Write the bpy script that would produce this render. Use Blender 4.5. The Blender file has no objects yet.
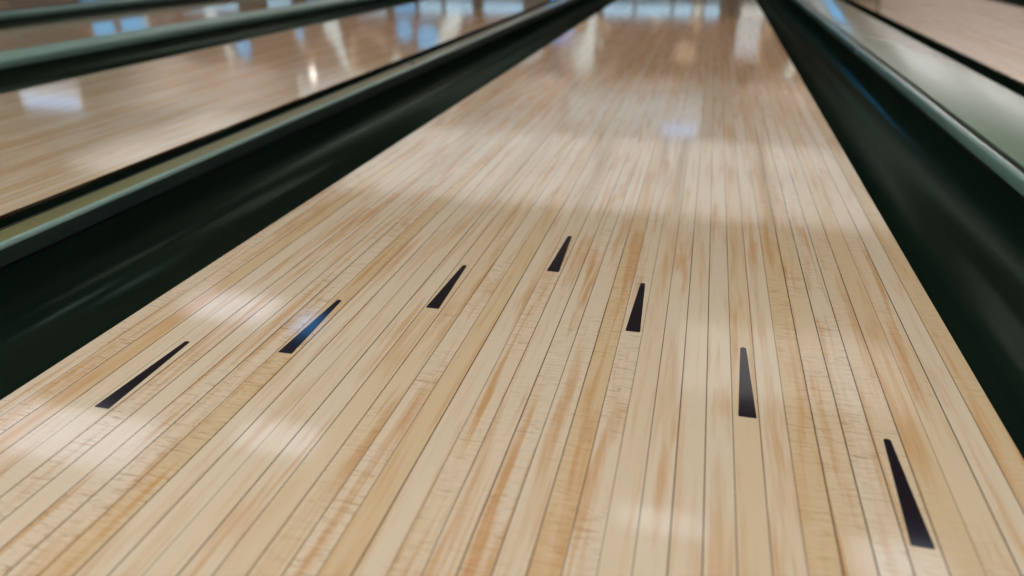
import bpy, bmesh, math, random
from mathutils import Vector, Matrix
random.seed(7)
C = bpy.context.scene.collection
PI = math.pi
BOARD = 0.0272                  # one maple board
HALF = 39 * BOARD / 2           # half the lane's width
Y0, Y1 = -3.3, 15.0             # foul line end and pit end of the lanes
FLOOR = -0.10

# ------------------------------------------------------------------ helpers
def link(name, bm, mat, parent=None, smooth=False):
    me = bpy.data.meshes.new(name)
    bmesh.ops.recalc_face_normals(bm, faces=bm.faces[:])
    bm.to_mesh(me); bm.free()
    if smooth:
        for p in me.polygons: p.use_smooth = True
        me.set_sharp_from_angle(angle=math.radians(38))
    if mat: me.materials.append(mat)
    o = bpy.data.objects.new(name, me); C.objects.link(o)
    if parent: o.parent = parent
    return o

def tag(o, label, cat, group=None):
    o['label'] = label; o['category'] = cat
    if group: o['group'] = group
    return o

def thing(name, label, cat, loc=(0, 0, 0), group=None):
    o = bpy.data.objects.new(name, None); C.objects.link(o)
    o.location = loc; o.empty_display_size = 0.1
    return tag(o, label, cat, group)

def structure(o):
    o['kind'] = 'structure'; return o

def box_bm(x0, x1, y0, y1, z0, z1, bevel=0, seg=2):
    bm = bmesh.new()
    bmesh.ops.create_cube(bm, size=1)
    for v in bm.verts:
        v.co = Vector(((x0 + x1) / 2 + v.co.x * (x1 - x0), (y0 + y1) / 2 + v.co.y * (y1 - y0), (z0 + z1) / 2 + v.co.z * (z1 - z0)))
    if bevel:
        bmesh.ops.bevel(bm, geom=bm.edges[:], offset=bevel, segments=seg, affect='EDGES', profile=0.6)
    return bm

def extrude_bm(profile, y0, y1, steps=1, wob=0, seed=0):
    """closed (x, z) profile swept along the lane"""
    bm = bmesh.new(); rings = []
    rnd = random.Random(seed)
    for k in range(steps + 1):
        y = y0 + (y1 - y0) * k / steps
        dx = rnd.uniform(-wob, wob); dz = rnd.uniform(-wob, wob)
        rings.append([bm.verts.new((x + dx, y, z + dz)) for x, z in profile])
    n = len(profile)
    for a, b in zip(rings, rings[1:]):
        for i in range(n):
            bm.faces.new((a[i], a[(i + 1) % n], b[(i + 1) % n], b[i]))
    bm.faces.new(rings[0][::-1]); bm.faces.new(rings[-1])
    return bm

def poly_prism_bm(pts, z0, z1):
    bm = bmesh.new()
    lo = [bm.verts.new((x, y, z0)) for x, y in pts]; hi = [bm.verts.new((x, y, z1)) for x, y in pts]
    n = len(pts)
    for i in range(n): bm.faces.new((lo[i], lo[(i + 1) % n], hi[(i + 1) % n], hi[i]))
    bm.faces.new(hi); bm.faces.new(lo[::-1])
    return bm

# ------------------------------------------------------------------ materials
class NT:
    def __init__(self, name):
        self.m = bpy.data.materials.new(name); self.m.use_nodes = True
        self.t = self.m.node_tree; self.b = self.t.nodes['Principled BSDF']
    def n(self, kind, **kw):
        nd = self.t.nodes.new(kind)
        for k, v in kw.items(): setattr(nd, k, v)
        return nd
    def put(self, sock, v):
        if isinstance(v, bpy.types.NodeSocket): self.t.links.new(v, sock)
        elif v is not None: sock.default_value = v
    def math(self, op, a, b=None, c=None, clamp=False):
        nd = self.n('ShaderNodeMath', operation=op, use_clamp=clamp)
        self.put(nd.inputs[0], a); self.put(nd.inputs[1], b)
        if c is not None: self.put(nd.inputs[2], c)
        return nd.outputs[0]
    def mix(self, f, a, b, mode='MIX'):
        nd = self.n('ShaderNodeMix', data_type='RGBA', blend_type=mode)
        self.put(nd.inputs['Factor'], f); self.put(nd.inputs['A'], a); self.put(nd.inputs['B'], b)
        for i, s in enumerate(nd.inputs):
            if s.type == 'RGBA' and s.name == 'A': self.put(s, a)
            if s.type == 'RGBA' and s.name == 'B': self.put(s, b)
        return [s for s in nd.outputs if s.type == 'RGBA'][0]
    def ramp(self, f, lo, hi):
        nd = self.n('ShaderNodeMapRange', interpolation_type='SMOOTHSTEP')
        self.put(nd.inputs[0], f); nd.inputs[1].default_value = lo; nd.inputs[2].default_value = hi
        return nd.outputs[0]
    def vec(self, x, y, z):
        nd = self.n('ShaderNodeCombineXYZ')
        for i, v in enumerate((x, y, z)): self.put(nd.inputs[i], v)
        return nd.outputs[0]
    def noise(self, v, scale=1.0, detail=3.0, rough=0.5, dist=0.0):
        nd = self.n('ShaderNodeTexNoise'); self.put(nd.inputs['Vector'], v)
        nd.inputs['Scale'].default_value = scale; nd.inputs['Detail'].default_value = detail
        nd.inputs['Roughness'].default_value = rough; nd.inputs['Distortion'].default_value = dist
        return nd.outputs[0]
    def white(self, v):
        nd = self.n('ShaderNodeTexWhiteNoise', noise_dimensions='3D'); self.put(nd.inputs['Vector'], v)
        return nd.outputs['Value']

def rgb(r, g, b):
    f = lambda c: (c / 255 / 12.92) if c / 255 <= 0.04045 else ((c / 255 + 0.055) / 1.055) ** 2.4
    return (f(r), f(g), f(b), 1)

def wood_mat(name, tint=(1, 1, 1), rough=0.075):
    k = NT(name)
    tc = k.n('ShaderNodeTexCoord'); sp = k.n('ShaderNodeSeparateXYZ'); k.put(sp.inputs[0], tc.outputs['Object'])
    x, y = sp.outputs[0], sp.outputs[1]
    oi = k.n('ShaderNodeObjectInfo'); seed = k.math('MULTIPLY', oi.outputs['Random'], 40.0)
    bx = k.math('ADD', k.math('DIVIDE', x, BOARD), 19.5)
    idx = k.math('FLOOR', bx); fr = k.math('FRACT', bx)
    r1 = k.white(k.vec(idx, seed, 1.0))
    ln = k.math('ADD', k.math('MULTIPLY', r1, 30.0), 60.0)                # strip length of this board
    seg = k.math('FLOOR', k.math('ADD', k.math('DIVIDE', y, ln), k.math('MULTIPLY', r1, 7.0)))
    r2 = k.white(k.vec(idx, seg, k.math('ADD', seed, 3.0)))
    r3 = k.white(k.vec(idx, seg, k.math('ADD', seed, 9.0)))
    r4 = k.white(k.vec(idx, 5.0, seed))
    # tone of each board: creamy sapwood to honey
    c = k.mix(k.ramp(r2, 0.35, 1.0), rgb(220, 206, 180), rgb(212, 189, 151))
    # long honey streaks, board by board
    off = k.math('MULTIPLY', idx, 3.71)
    st = k.noise(k.vec(k.math('ADD', k.math('MULTIPLY', x, 75.0), off), k.math('MULTIPLY', y, 3.6), off), 1.0, 3.0, 0.55, 0.3)
    amt = k.math('ADD', k.math('MULTIPLY', r3, 0.5), 0.33)
    c = k.mix(k.math('MULTIPLY', k.ramp(st, 0.48, 0.70), amt), c, rgb(197, 147, 90))
    # blotches
    bl = k.noise(k.vec(k.math('ADD', k.math('MULTIPLY', x, 42.0), off), k.math('MULTIPLY', y, 4.2), seed), 1.0, 3.0, 0.6)
    c = k.mix(k.math('MULTIPLY', k.ramp(bl, 0.50, 0.72), k.math('ADD', k.math('MULTIPLY', r4, 0.55), 0.10)), c, rgb(197, 147, 93))
    # curly cross figure on some boards
    wv = k.noise(k.vec(k.math('ADD', k.math('MULTIPLY', x, 42.0), off), k.math('MULTIPLY', y, 310.0), off), 1.0, 3.0, 0.62, 1.0)
    mask = k.math('MULTIPLY', k.ramp(r3, 0.5, 0.66), k.ramp(k.noise(k.vec(off, k.math('MULTIPLY', y, 5.0), seed), 1.0, 2.0), 0.36, 0.58))
    fig = k.math('MULTIPLY', mask, k.ramp(wv, 0.50, 0.72))
    c = k.mix(k.math('MULTIPLY', fig, 0.62), c, rgb(165, 122, 78))
    lite = k.math('MULTIPLY', mask, k.ramp(wv, 0.47, 0.28))
    c = k.mix(k.math('MULTIPLY', lite, 0.4), c, rgb(226, 210, 188))
    # fine pores
    po = k.noise(k.vec(k.math('MULTIPLY', x, 900.0), k.math('MULTIPLY', y, 60.0), 0.0), 1.0, 2.0, 0.6)
    c = k.mix(k.math('MULTIPLY', k.ramp(po, 0.58, 0.8), 0.22), c, rgb(165, 122, 80))
    # seams between boards, some tight, some open
    edge = k.math('MINIMUM', fr, k.math('SUBTRACT', 1.0, fr))
    sid = k.math('FLOOR', k.math('ADD', bx, 0.5))
    sr = k.white(k.vec(sid, 2.0, seed))
    sn = k.noise(k.vec(k.math('MULTIPLY', sid, 9.1), k.math('MULTIPLY', y, 4.0), seed), 1.0, 2.0)
    wid = k.math('ADD', k.math('MULTIPLY', sr, 0.012), 0.020)
    line = k.math('SUBTRACT', 1.0, k.math('SMOOTH_MIN', k.math('DIVIDE', edge, wid), 1.0, 0.3), clamp=True)
    sa = k.math('ADD', k.math('MULTIPLY', k.ramp(k.math('ADD', sr, sn), 0.5, 1.3), 0.45), 0.62)
    line = k.math('MULTIPLY', k.ramp(line, 0.0, 0.5), sa)
    c = k.mix(line, c, rgb(70, 46, 30))
    c = k.mix(1.0, c, (tint[0], tint[1], tint[2], 1), 'MULTIPLY')
    k.put(k.b.inputs['Base Color'], c)
    rn = k.noise(k.vec(k.math('MULTIPLY', x, 9.0), k.math('MULTIPLY', y, 3.0), seed), 1.0, 3.0)
    k.put(k.b.inputs['Roughness'], k.math('ADD', k.math('MULTIPLY', rn, 0.06), rough - 0.03))
    k.b.inputs['IOR'].default_value = 1.5
    bp = k.n('ShaderNodeBump'); bp.inputs['Strength'].default_value = 0.12; bp.inputs['Distance'].default_value = 0.0004
    hh = k.math('ADD', k.math('MULTIPLY', line, -0.6), k.math('MULTIPLY', k.noise(k.vec(k.math('MULTIPLY', x, 60.0), k.math('MULTIPLY', y, 8.0), 3.0), 1.0, 2.0), 0.25))
    k.put(bp.inputs['Height'], hh); k.put(k.b.inputs['Normal'], bp.outputs[0])
    return k.m

def plain(name, col, rough=0.5, metal=0.0, var=0.0, vs=(20, 2, 20), emit=None, strength=0.0, spec=0.5):
    k = NT(name)
    base = (*col[:3], 1)
    if var:
        tc = k.n('ShaderNodeTexCoord'); sp = k.n('ShaderNodeSeparateXYZ'); k.put(sp.inputs[0], tc.outputs['Object'])
        v = k.vec(*[k.math('MULTIPLY', sp.outputs[i], float(vs[i])) for i in range(3)])
        nz = k.noise(v, 1.0, 4.0, 0.6)
        k.put(k.b.inputs['Base Color'], k.mix(nz, tuple(c * (1 - var) for c in col[:3]) + (1,), tuple(min(1, c * (1 + var)) for c in col[:3]) + (1,)))
        k.put(k.b.inputs['Roughness'], k.math('ADD', k.math('MULTIPLY', nz, 0.12), max(0.02, rough - 0.06)))
    else:
        k.b.inputs['Base Color'].default_value = base; k.b.inputs['Roughness'].default_value = rough
    k.b.inputs['Metallic'].default_value = metal
    k.b.inputs['Specular IOR Level'].default_value = spec
    if emit:
        k.b.inputs['Emission Color'].default_value = (*emit[:3], 1); k.b.inputs['Emission Strength'].default_value = strength
    return k.m

def gutter_mat():
    k = NT('dark_green_gutter')
    k.t.nodes.remove(k.b)
    tc = k.n('ShaderNodeTexCoord'); sp = k.n('ShaderNodeSeparateXYZ'); k.put(sp.inputs[0], tc.outputs['Object'])
    nz = k.noise(k.vec(k.math('MULTIPLY', sp.outputs[0], 30.0), k.math('MULTIPLY', sp.outputs[1], 2.5), k.math('MULTIPLY', sp.outputs[2], 30.0)), 1.0, 4.0, 0.6)
    d = k.n('ShaderNodeBsdfDiffuse'); k.put(d.inputs['Color'], k.mix(nz, (0.004, 0.011, 0.008, 1), (0.012, 0.021, 0.014, 1)))
    g = k.n('ShaderNodeBsdfGlossy'); g.inputs['Color'].default_value = (0.021, 0.028, 0.022, 1)
    k.put(g.inputs['Roughness'], k.math('ADD', k.math('MULTIPLY', nz, 0.16), 0.10))
    a = k.n('ShaderNodeAddShader'); k.put(a.inputs[0], d.outputs[0]); k.put(a.inputs[1], g.outputs[0])
    out = [n for n in k.t.nodes if n.type == 'OUTPUT_MATERIAL'][0]; k.put(out.inputs['Surface'], a.outputs[0])
    return k.m

M = {}
M['maple'] = wood_mat('lacquered_maple')
M['approach'] = wood_mat('approach_maple', (0.9, 0.85, 0.8), 0.2)
M['bed'] = plain('black_lane_bed', (0.006, 0.007, 0.006), 0.45)
M['arrow'] = plain('dark_arrow_inlay', rgb(22, 18, 30), 0.09)
M['gutter'] = gutter_mat()
M['trim'] = plain('pale_green_trim', rgb(120, 156, 148), 0.25, var=0.15, vs=(20, 5, 20))
M['trimglint'] = plain('painted_highlight_bead', rgb(146, 178, 170), 0.22)  # highlight on the trim's top edge, put into the colour
M['ledge'] = plain('pale_green_ledge', rgb(142, 180, 170), 0.4, spec=0.3)
M['trimshade'] = plain('shaded_green_face', rgb(40, 54, 50), 0.4, spec=0.3)  # shade on the trim's sideways face, put into the colour
M['olive'] = plain('olive_top_strip', rgb(112, 112, 66), 0.4, var=0.3, vs=(60, 3, 60))
M['cover'] = plain('grey_green_cover', rgb(112, 140, 116), 0.22, var=0.12, vs=(6, 1.2, 6))
M['black'] = plain('black_paint', (0.008, 0.009, 0.008), 0.5)
M['groove'] = plain('dark_olive_groove', rgb(34, 36, 28), 0.6, spec=0.2)
M['steel'] = plain('dark_steel', (0.05, 0.05, 0.045), 0.35, metal=0.8)
M['floor'] = plain('dark_subfloor', (0.012, 0.012, 0.012), 0.7, var=0.3, vs=(3, 3, 3))
M['ceiling'] = plain('pale_ceiling', rgb(205, 200, 195), 0.85, var=0.04, vs=(3, 3, 3))
M['wall'] = plain('pale_pink_wall', rgb(205, 186, 174), 0.8, var=0.05, vs=(2, 2, 2))
M['lamp'] = plain('lamp_diffuser', (0.8, 0.8, 0.8), 0.5, emit=(1.0, 0.98, 0.95), strength=0.95)
M['lamphaze'] = plain('haze_fill_diffuser', (0.8, 0.8, 0.8), 0.5, emit=(1.0, 0.97, 0.94), strength=0.85)
M['covefill'] = plain('added_cove_diffuser', (0.8, 0.8, 0.8), 0.5, emit=(1.0, 0.97, 0.94), strength=26.0)
M['lampcool'] = plain('cool_lamp_diffuser', (0.8, 0.8, 0.8), 0.5, emit=(0.76, 0.83, 1.0), strength=2.5)
M['lampblue'] = plain('blue_lamp_diffuser', (0.3, 0.5, 0.8), 0.5, emit=(0.08, 0.42, 0.95), strength=3.2)
M['lampfill'] = plain('fill_lamp_diffuser', (0.8, 0.8, 0.8), 0.5, emit=(0.97, 0.98, 1.0), strength=13.0)
M['white'] = plain('white_enamel', (0.75, 0.75, 0.75), 0.4)
M['screen'] = plain('lit_screen', (0.02, 0.02, 0.02), 0.3, emit=(0.62, 0.62, 0.62), strength=1.0)
M['screenblue'] = plain('lit_blue_strip', (0.02, 0.02, 0.02), 0.3, emit=(0.35, 0.6, 1.0), strength=2.6)
M['screenpale'] = plain('lit_pale_screen', (0.02, 0.02, 0.02), 0.3, emit=(0.6, 0.72, 0.85), strength=1.8)
M['spotblue'] = plain('blue_spot_lens', (0.02, 0.05, 0.2), 0.3, emit=(0.01, 0.33, 0.85), strength=45.0)
M['spotteal'] = plain('teal_light', (0.02, 0.1, 0.15), 0.3, emit=(0.01, 0.4, 0.85), strength=8.0)
M['spotwhite'] = plain('white_spot_lens', (0.5, 0.5, 0.5), 0.3, emit=(1.0, 0.9, 0.8), strength=7.0)
M['mask'] = plain('brown_masking_panel', rgb(120, 82, 56), 0.6, emit=rgb(150, 104, 74), strength=0.35, var=0.25, vs=(2, 2, 3))
M['pale'] = plain('pale_graphic', rgb(205, 210, 205), 0.6, emit=rgb(205, 212, 206), strength=0.9)
M['tan'] = plain('tan_graphic', rgb(190, 160, 130), 0.6, emit=rgb(190, 160, 130), strength=0.7)
M['blue'] = plain('blue_graphic', rgb(60, 130, 190), 0.6, emit=rgb(80, 155, 200), strength=1.5)
M['sky'] = plain('blue_light_box', rgb(120, 160, 195), 0.6, emit=rgb(140, 178, 200), strength=1.9)

# ------------------------------------------------------------------ lanes
def arrow_bm(u, yb, length):
    hw, tw = 0.0094, 0.0034
    pts = []
    def corner(cx, cy, a, b, r):           # rounded corner, a and b are neighbours
        p = Vector((cx, cy)); da = (Vector(a) - p).normalized(); db = (Vector(b) - p).normalized()
        for t in (0, 0.25, 0.5, 0.75, 1):
            q = p + da * r * (1 - t) ** 2 + db * r * t ** 2
            pts.append((u + q.x, yb + q.y))
    P = [(-hw, 0), (hw, 0), (tw, length), (-tw, length)]
    rr = [0.0016, 0.0016, 0.003, 0.003]
    for i in range(4): corner(*P[i], P[i - 1], P[(i + 1) % 4], rr[i])
    return poly_prism_bm(pts, -0.003, 0.00035)

def bowling_lane(x0, x1, label, arrows=True):
    cx = (x0 + x1) / 2; s = (x1 - x0) / (2 * HALF)
    t = thing('bowling_lane', label, 'bowling lane', (cx, 0, FLOOR))
    up = -FLOOR
    h = HALF * s
    sf = link('lane_surface', box_bm(-HALF, HALF, Y0, Y1, up - 0.035, up, 0.0012, 1), M['maple'], t)
    sf.scale.x = s
    link('lane_bed', box_bm(-h + 0.004, h - 0.004, Y0, Y1, 0, up - 0.035), M['bed'], t)
    if arrows:
        for i in range(7):
            d = abs(i - 3)
            o = link('arrow', arrow_bm((i - 3) * 5 * BOARD * s + ARROW_DX[i], ARROW_Y[d], 0.1465), M['arrow'], t)
            o.location.z = up
            o['label'] = 'dark tapered arrow inlaid in the pale boards'
    return t
ARROW_DX = [-0.0003, -0.001, -0.001, 0.0003, 0.0012, 0.0016, 0.0]      # how far each inlay sits off its board's middle
ARROW_Y = [0.9633, 0.8075, 0.6534, 0.5030]

bowling_lane(-HALF, HALF, 'wide pale maple bowling lane in the middle with seven dark arrows')

# ------------------------------------------------------------------ gutters
def gutter(x0, x1, label, lane_side):
    """concave channel between a lane (lane_side -1: lane at its low-x side) and a divider"""
    cx = (x0 + x1) / 2; w = (x1 - x0) / 2
    t = 0.003
    inner = []
    n = 20
    hl, hd = -0.006, 0.030                       # rim heights at the lane and at the divider
    for i in range(n + 1):
        a = PI * i / n
        px = -math.cos(a) * (w - t)
        dep = math.sin(a) ** 0.8
        rim = hl + (hd - hl) * (i / n if lane_side < 0 else 1 - i / n)
        pz = -0.096 * dep + rim * (1 - dep)
        inner.append((px, pz))
    outer = [(px * (w / (w - t)), pz - 0.003 - 0.0005) for px, pz in inner]
    prof = inner + outer[::-1]
    o = link('gutter', extrude_bm([(px, pz - FLOOR) for px, pz in prof], Y0, Y1), M['gutter'], None, True)
    o.location = (cx, 0, FLOOR)
    tag(o, label, 'gutter')
    return o

# ------------------------------------------------------------------ dividers
def trim_profile(x, side, z0, z1, w, r=0.006):
    """rounded edge moulding, outer face at x, running inwards by w"""
    pts = []
    pts += [(x, z0 + 0.003), (x, z1 - r)]
    for i in range(1, 6):
        a = PI / 2 * i / 5
        pts.append((x - side * r * (1 - math.cos(a)), z1 - r + r * math.sin(a)))
    pts += [(x - side * w, z1), (x - side * w, z1 - 0.004), (x - side * 0.005, z1 - 0.008), (x - side * 0.005, z0), (x - side * 0.002, z0)]
    return pts

def narrow_divider(x0, x1, label, top='olive'):
    cx = (x0 + x1) / 2; h = (x1 - x0) / 2
    t = thing('lane_divider', label, 'lane divider', (cx, 0, FLOOR))
    u = -FLOOR
    link('divider_core', box_bm(-h + 0.006, h - 0.006, Y0, Y1, 0, u + 0.054), M['black'], t)
    link('top_strip', box_bm(-h + 0.007, h - 0.007, Y0, Y1, u + 0.055, u + 0.0645, 0.001, 1), M[top], t)
    for s in (-1, 1):
        link('edge_trim', extrude_bm(trim_profile(s * h, s, u + 0.056, u + 0.066, 0.0075, 0.006), Y0, Y1, 60, 0.0005, 3 + s), M['trimglint' if s > 0 else 'trimshade'], t, True)
        sk = link('shaded_trim_face', box_bm(min(s * h, s * (h - 0.008)), max(s * h, s * (h - 0.008)), Y0, Y1, u + 0.033, u + 0.058, 0.002), M['trimshade'], t)
        sk['label'] = 'lower face of the edge, coloured dark as in shade'
    return t

def wide_cover(x0, x1, label, groove=True):
    cx = (x0 + x1) / 2; h = (x1 - x0) / 2
    t = thing('ball_return_cover', label, 'ball return cover', (cx, 0, FLOOR))
    u = -FLOOR
    link('cover_core', box_bm(-h + 0.006, h - 0.006, Y0, Y1, 0, u + 0.057), M['groove'], t)
    link('cover_panel', box_bm(-h + (0.029 if groove else 0.012), h - 0.012, Y0, Y1, u + 0.0565, u + 0.061, 0.0015, 2), M['cover' if groove else 'ledge'], t, True)
    link('edge_trim', extrude_bm(trim_profile(-h, -1, u + 0.033, u + 0.060, 0.013), Y0, Y1, 60, 0.0004, 8), M['trim'], t, True)
    link('edge_trim', extrude_bm(trim_profile(h, 1, u + 0.033, u + 0.060, 0.010), Y0, Y1, 60, 0.0004, 9), M['trim'], t, True)
    return t

def mirrored_cover(x0, x1, label):
    t = wide_cover(x0, x1, label, False); t.rotation_euler.z = PI; t.location.y = Y0 + Y1
    return t

G = 0.003
# left of the lane
gutter(-0.766, -HALF, 'dark green gutter along the left edge of the middle lane', 1)
dv = narrow_divider(-0.826, -0.766, 'narrow divider with olive top and pale rounded edge left of the near gutter')
bm = bmesh.new(); bmesh.ops.create_cone(bm, cap_ends=True, segments=20, radius1=0.010, radius2=0.008, depth=0.004)
sc = link('screw', bm, M['black'], dv); sc.location = (0.001, 2.40, -FLOOR + 0.0655); sc['label'] = 'small dark screw head'
gutter(-1.052, -0.826, 'hidden dark gutter just behind the olive-topped divider', -1)
bowling_lane(-2.085, -1.052, 'shiny blurred bowling lane beyond the olive-topped divider')
gutter(-2.345, -2.085, 'black gutter on the far side of the left neighbouring lane', 1)
mirrored_cover(-2.565, -2.345, 'pale green ledge crossing the upper left beyond the neighbouring lane')
gutter(-2.785, -2.565, 'dark gutter behind the pale green ledge at upper left', -1)
bowling_lane(-3.785, -2.785, 'thin strip of lane with blue reflections between two green ledges at upper left', False)
gutter(-3.985, -3.785, 'thin black gutter at the top left behind the second lane away', 1)
mirrored_cover(-4.165, -3.985, 'farthest pale green ledge in the top left corner')
gutter(-4.40, -4.165, 'black gutter behind the farthest green ledge', -1)
wb = link('filler_board', box_bm(-4.93, -4.40, Y0, Y1, FLOOR, -0.03, 0.004), M['black'])  # invented board, keeps the gap before the last lane dark
tag(wb, 'black filler board beside the farthest left lane', 'walkway')
bowling_lane(-5.99, -4.93, 'farthest left lane, a bluish sliver in the top left corner', False)

# right of the lane
gutter(HALF, 0.766, 'dark glossy gutter along the right edge of the middle lane', -1)
wide_cover(0.766, 1.035, 'broad grey-green cover with pale rim on the right of the near gutter')
gutter(1.035, 1.245, 'dark gutter strip just beyond the broad grey-green cover', 1)
bowling_lane(1.245, 2.26, 'pinkish glossy bowling lane in the upper right corner')
gutter(2.26, 2.495, 'black gutter at the extreme top right corner', -1)
narrow_divider(2.495, 2.555, 'divider past the upper right lane, outside the view')
gutter(2.555, 2.79, 'gutter of the second lane to the right, outside the view', 1)
bowling_lane(2.79, 3.85, 'second lane to the right, outside the view', False)

# ------------------------------------------------------------------ the hall
XL, XR, YB, YF, H = -18.0, 10.0, -9.0, 16.4, 3.2
structure(link('floor', box_bm(XL, XR, YB, YF, FLOOR - 0.1, FLOOR), M['floor']))
structure(link('trim_1', box_bm(XL, XR, YB, Y0 - 0.004, FLOOR, 0.0), M['approach']))
structure(link('ceiling', box_bm(XL, XR, YB, YF, H, H + 0.1), M['ceiling']))
structure(link('wall_left', box_bm(XL - 0.1, XL, YB, YF, FLOOR, H), M['wall']))
structure(link('wall_right', box_bm(XR, XR + 0.1, YB, YF, FLOOR, H), M['wall']))
structure(link('wall_back', box_bm(XL, XR, YB - 0.1, YB, FLOOR, H), M['wall']))
structure(link('wall_front', box_bm(XL, XR, YF, YF + 0.1, FLOOR, H), M['wall']))
# dark pit wall below the masking units
YM = 15.5

def disc_bm(cx, cz, r, y0, y1, n=40):
    bm = poly_prism_bm([(cx + r * math.cos(2 * PI * i / n), cz + r * math.sin(2 * PI * i / n)) for i in range(n)], 0, 1)
    for v in bm.verts: v.co = Vector((v.co.x, y0 + (y1 - y0) * v.co.z, v.co.y))
    return bm

def ring_bm(cx, cz, r, w, a0, a1, y0, y1, n=36):
    pts = [(cx + r * math.cos(a0 + (a1 - a0) * i / n), cz + r * math.sin(a0 + (a1 - a0) * i / n)) for i in range(n + 1)]
    pts += [(cx + (r - w) * math.cos(a0 + (a1 - a0) * i / n), cz + (r - w) * math.sin(a0 + (a1 - a0) * i / n)) for i in range(n, -1, -1)]
    bm = poly_prism_bm(pts, 0, 1)
    for v in bm.verts: v.co = Vector((v.co.x, y0 + (y1 - y0) * v.co.z, v.co.y))
    return bm

PIN = [(0.0, 0.085), (0.06, 0.11), (0.2, 0.15), (0.3, 0.158), (0.42, 0.14), (0.6, 0.075), (0.7, 0.06), (0.8, 0.07), (0.9, 0.082), (0.97, 0.06), (1.0, 0.02)]
def pin_bm(cx, cz, size, ang, y0, y1):
    pts = [(w, h) for h, w in PIN] + [(-w, h) for h, w in PIN[::-1]]
    ca, sa = math.cos(ang), math.sin(ang)
    q = []
    for px, pz in pts:
        px *= size; pz = (pz - 0.5) * size
        q.append((cx + px * ca - pz * sa, cz + px * sa + pz * ca))
    bm = poly_prism_bm(q, 0, 1)
    for v in bm.verts: v.co = Vector((v.co.x, y0 + (y1 - y0) * v.co.z, v.co.y))
    return bm

def masking_unit(x0, x1, pins, rings, discs, boxes, pale=None):
    t = thing('masking_unit', 'backlit brown masking unit with pin pictures over the far end of the lanes', 'masking unit', (0, YM, 0.75), 'masking units over the pit')
    up = lambda z: z - 0.75
    link('masking_panel', box_bm(x0, x1, 0, 0.12, up(1.03), up(2.25), 0.01), M['mask'], t)
    link('lower_rail', box_bm(x0, x1, -0.02, 0.14, up(0.75), up(1.03), 0.008), M['black'], t)
    for a, b, m in boxes: link('light_box', box_bm(a, b, -0.035, -0.02, up(0.79), up(1.0), 0.005), M[m], t)
    for cx, cz, size, ang in pins: link('pin_picture', pin_bm(cx, up(cz), size, ang, -0.02, 0.0), M['pale'], t)
    for cx, cz, r, w, a0, a1, m in rings: link('arc_picture', ring_bm(cx, up(cz), r, w, a0, a1, -0.012, 0.0), M[m], t)
    for cx, cz, r, m in discs: link('ball_picture', disc_bm(cx, up(cz), r, -0.014, 0.0), M[m], t)
    if pale: link('pale_panel', box_bm(pale[0], pale[1], -0.02, 0.0, up(1.05), up(1.75), 0.004), M['screen'], t)
    for px in (x0 + 0.05, x1 - 0.05):
        link('upright', box_bm(px - 0.05, px + 0.05, 0.2, 0.3, FLOOR - 0.75, up(2.2)), M['black'], t)
    link('pit_curtain', box_bm(x0, x1, 0.3, 0.34, FLOOR - 0.75, up(0.75)), M['black'], t)
    return t

masking_unit(-1.9 - 2.65, 0.72,
    [(-2.2, 1.55, 1.25, PI + 0.2)],
    [(-2.15, 1.72, 0.62, 0.10, 0.3, 5.6, 'tan'), (-2.2, 1.72, 0.36, 0.07, 1.0, 6.0, 'pale'), (-0.45, 1.45, 0.55, 0.09, -2.6, -0.3, 'tan'), (-3.6, 1.5, 0.5, 0.1, 0.2, 3.4, 'pale')],
    [(-3.5, 1.45, 0.24, 'blue'), (-0.2, 1.7, 0.22, 'tan')],
    [(-4.45, -3.6, 'sky'), (-3.0, -2.5, 'spotblue'), (-1.9, -1.3, 'sky'), (-1.25, -0.55, 'sky'), (-0.5, -0.15, 'sky'), (-0.12, 0.05, 'pale'), (0.1, 0.38, 'sky')])
masking_unit(0.74, 3.3,
    [(2.0, 1.6, 1.1, 0.35)],
    [(1.7, 1.6, 0.55, 0.1, 0.5, 4.5, 'tan')],
    [(2.45, 1.6, 0.19, 'spotteal')],
    [(0.8, 1.6, 'pale'), (1.7, 2.5, 'sky'), (2.6, 3.2, 'tan')], (0.76, 1.2))
masking_unit(-9.8, -4.57,
    [(-5.35, 1.5, 1.2, 0.55), (-8.0, 1.6, 1.2, -0.3)],
    [(-7.2, 1.9, 0.75, 0.16, 0.0, 3.4, 'pale'), (-7.2, 1.9, 0.5, 0.1, 2.0, 6.0, 'tan'), (-8.6, 1.5, 0.45, 0.1, 0.4, 5.0, 'tan')],
    [(-6.3, 1.38, 0.2, 'blue'), (-5.75, 1.55, 0.28, 'blue'), (-8.9, 1.5, 0.12, 'blue')],
    [(-6.5, -6.0, 'blue'), (-5.9, -5.4, 'sky'), (-5.3, -4.7, 'sky'), (-7.4, -6.7, 'sky'), (-8.6, -7.8, 'blue'), (-9.6, -9.0, 'sky')])
masking_unit(-15.0, -9.82,
    [(-11.0, 1.6, 1.2, -0.4)],
    [(-12.6, 1.6, 0.6, 0.12, 0.0, 4.0, 'pale')],
    [(-10.45, 1.85, 0.22, 'blue'), (-13.4, 1.5, 0.4, 'blue'), (-14.3, 1.5, 0.35, 'blue')],
    [(-14.8, -13.4, 'blue'), (-13.2, -12.2, 'sky'), (-11.9, -10.4, 'sky')])

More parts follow.
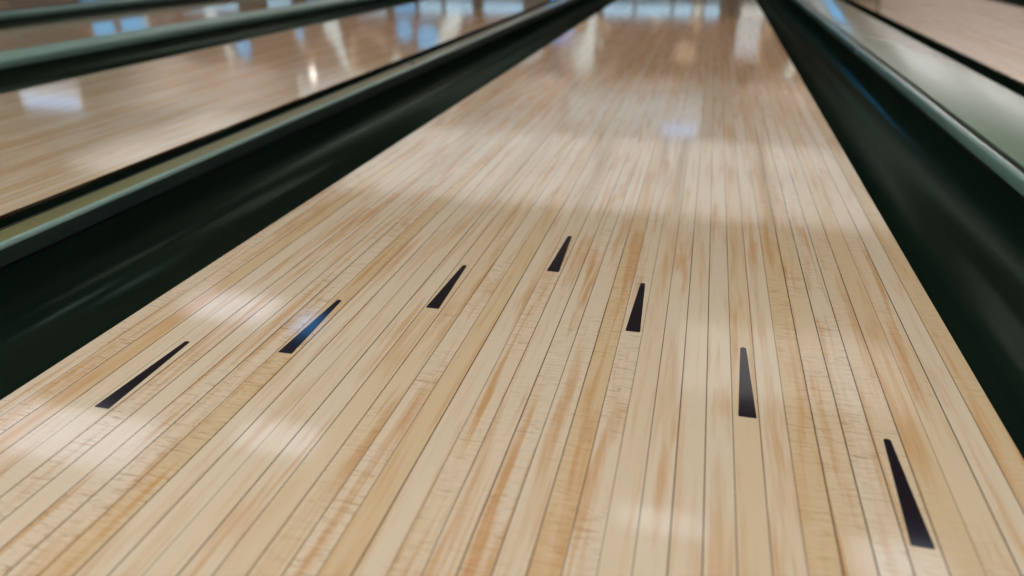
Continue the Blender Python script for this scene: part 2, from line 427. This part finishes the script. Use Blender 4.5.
# ceiling lights
def ceiling_light(x, y, sx, sy, kind='lamp', label=None):
    t = thing('ceiling_light', {'lamp': 'flat white ceiling light panel above the lanes', 'lampcool': 'flat cool white ceiling light above the lanes', 'lampblue': 'blue ceiling light above the left lanes', 'lamphaze': 'dim white ceiling panel near the pit, added for the haze on the lanes', 'lampfill': 'bright white ceiling panel added as fill light for the hall'}[kind], 'ceiling light', (x, y, H), kind.replace('lamp', '') + ' ceiling lights of the hall')
    bm = bmesh.new()
    for a, b, c, d in ((-sx - .03, sx + .03, -sy - .03, -sy), (-sx - .03, sx + .03, sy, sy + .03), (-sx - .03, -sx, -sy, sy), (sx, sx + .03, -sy, sy)):
        q = box_bm(a, b, c, d, -0.06, 0); me = bpy.data.meshes.new('tmp'); q.to_mesh(me); q.free(); bm.from_mesh(me); bpy.data.meshes.remove(me)
    link('frame', bm, M['white'], t)
    link('diffuser', box_bm(-sx, sx, -sy, sy, -0.045, -0.005), M[kind], t)
    return t

K = 3.657 / 3.457           # reflections worked out for a 3 m ceiling, moved to this one
def at3(x, y): return (0.19 + (x - 0.19) * K, y * K)
for x, y, sx, sy, kd in (
    (-4.25, 3.4, .75, .3, 'lampcool'), (-2.64, 3.75, .35, .18, 'lampcool'), (0.23, 3.58, .3, .12, 'lampcool'), (1.66, 3.55, .3, .2, 'lampcool'),
    (-4.3, 5.55, .55, .28, 'lampcool'), (-3.32, 5.42, .16, .2, 'lampblue'),
    (1.2, 5.75, 1.0, .65, 'lamp'), (4.2, 5.8, .9, .6, 'lamp'),
    ):
    px, py = at3(x, y); ceiling_light(px, py, sx, sy, kd)
for i in range(13):  # row widened and dim row added to whiten the far lane sheen
    ceiling_light(-10.2 + i * 1.36, 10.9, .64, 1.05, 'lamp')
    ceiling_light(-10.2 + i * 1.36, 13.1, .64, 1.05, 'lamphaze')
for x in (-12, -9, -6, -3, 0, 3):  # unseen panels added behind the camera to brighten the lanes
    for y in (-2.2, -5.2):
        ceiling_light(x, y, .9, .5, 'lampfill')

# overhead score screens, hung from the ceiling over the lanes
def score_screen(x, y, z, w, h, b0, bw):
    t = thing('score_screen', 'overhead score screen hung from the ceiling', 'screen', (x, y, z), 'overhead score screens')
    link('casing', box_bm(-w / 2 - .03, w / 2 + .03, 0, .09, -h / 2 - .03, h / 2 + .03, 0.008), M['black'], t)
    link('display', box_bm(-w / 2, w / 2, -.006, .0, -h / 2, h / 2), M['screen'], t)
    if bw: link('blue_strip', box_bm(b0 - bw / 2 + (0 if b0 else 0), b0 + bw / 2, -.012, -.0065, h / 2 - .14, h / 2 - .01), M['screenblue'], t)
    for s in (-1, 1): link('hanger', box_bm(s * w / 4 - .02, s * w / 4 + .02, .03, .07, h / 2 + .03, H - z), M['black'], t)
score_screen(-0.80, 11.4, 2.06, 2.10, 0.62, 0.72, 0.55)
score_screen(-11.7, 11.0, 2.14, 1.45, 0.42, 0.0, 1.3)
score_screen(-7.1, 13.0, 2.25, 1.1, 0.5, 0.0, 0.0)

def spot_light(x, y, z, rad, mat, label, group):
    t = thing('spot_light', label, 'spot light', (x, y, z), group)
    bm = bmesh.new(); bmesh.ops.create_cone(bm, cap_ends=True, segments=24, radius1=rad, radius2=rad * 0.7, depth=0.16)
    for v in bm.verts: v.co = Vector((v.co.x, v.co.z, v.co.y))
    link('housing', bm, M['black'], t)
    bm = disc_bm(0, 0, rad * 0.88, -0.095, -0.0805, 24); link('lens', bm, M[mat], t)
    link('stem', box_bm(-.012, .012, -.012, .012, rad * .6, H - z), M['black'], t)
spot_light(-7.1, 12.8, 1.90, 0.08, 'spotwhite', 'white spot light over the left lanes', 'white spot lights')

# unseen cove lights added on the masking units to brighten wall and ceiling
for i, x in enumerate((-13.4, -11.2, -8.3, -6.0, -3.2, -0.8, 2.0)):
    t = thing('added_cove_light', 'unseen cove light added behind the masking units', 'cove light', (x, YM + 0.25, 2.2), 'added cove lights over the masking units')
    link('housing', box_bm(-.9, .9, -.05, .05, 0, .04, .004), M['white'], t)
    link('diffuser', box_bm(-.88, .88, -.04, .04, .04, .05), M['covefill'], t)
for x in (4.4, 6.2, 8.0): ceiling_light(x, 15.3, .8, .35, 'lampfill')  # added wall washers, brighten the wall mirrored in the right lane

# ------------------------------------------------------------------ camera
f, pit, yaw, rol = 709.356443, 0.459319051, -0.257848624, -0.00989824741
cy, sy, cp, sp = math.cos(yaw), math.sin(yaw), math.cos(pit), math.sin(pit)
fw = Vector((sy * cp, cy * cp, -sp)); r = Vector((cy, -sy, 0)); u = r.cross(fw)
r2 = math.cos(rol) * r + math.sin(rol) * u; u2 = -math.sin(rol) * r + math.cos(rol) * u
cam = bpy.data.cameras.new('camera'); co = bpy.data.objects.new('camera', cam); C.objects.link(co)
m = Matrix((r2, u2, -fw)).transposed().to_4x4(); m.translation = Vector((0.189897259, 0, 0.457331615))
co.matrix_world = m
cam.sensor_width = 36; cam.lens = f / 1024 * 36; cam.clip_start = 0.01
cam.dof.use_dof = True; cam.dof.focus_distance = 0.92; cam.dof.aperture_fstop = 2.8
bpy.context.scene.camera = co

w = bpy.data.worlds.new('world'); bpy.context.scene.world = w; w.use_nodes = True
w.node_tree.nodes['Background'].inputs[0].default_value = (0.02, 0.02, 0.02, 1)
s = bpy.context.scene
s.view_settings.view_transform = 'Standard'; s.view_settings.look = 'None'
s.view_settings.gamma = 1; s.view_settings.use_curve_mapping = False
s.view_settings.exposure = 0.03
s.cycles.use_denoising = True
s.cycles.max_bounces = 8
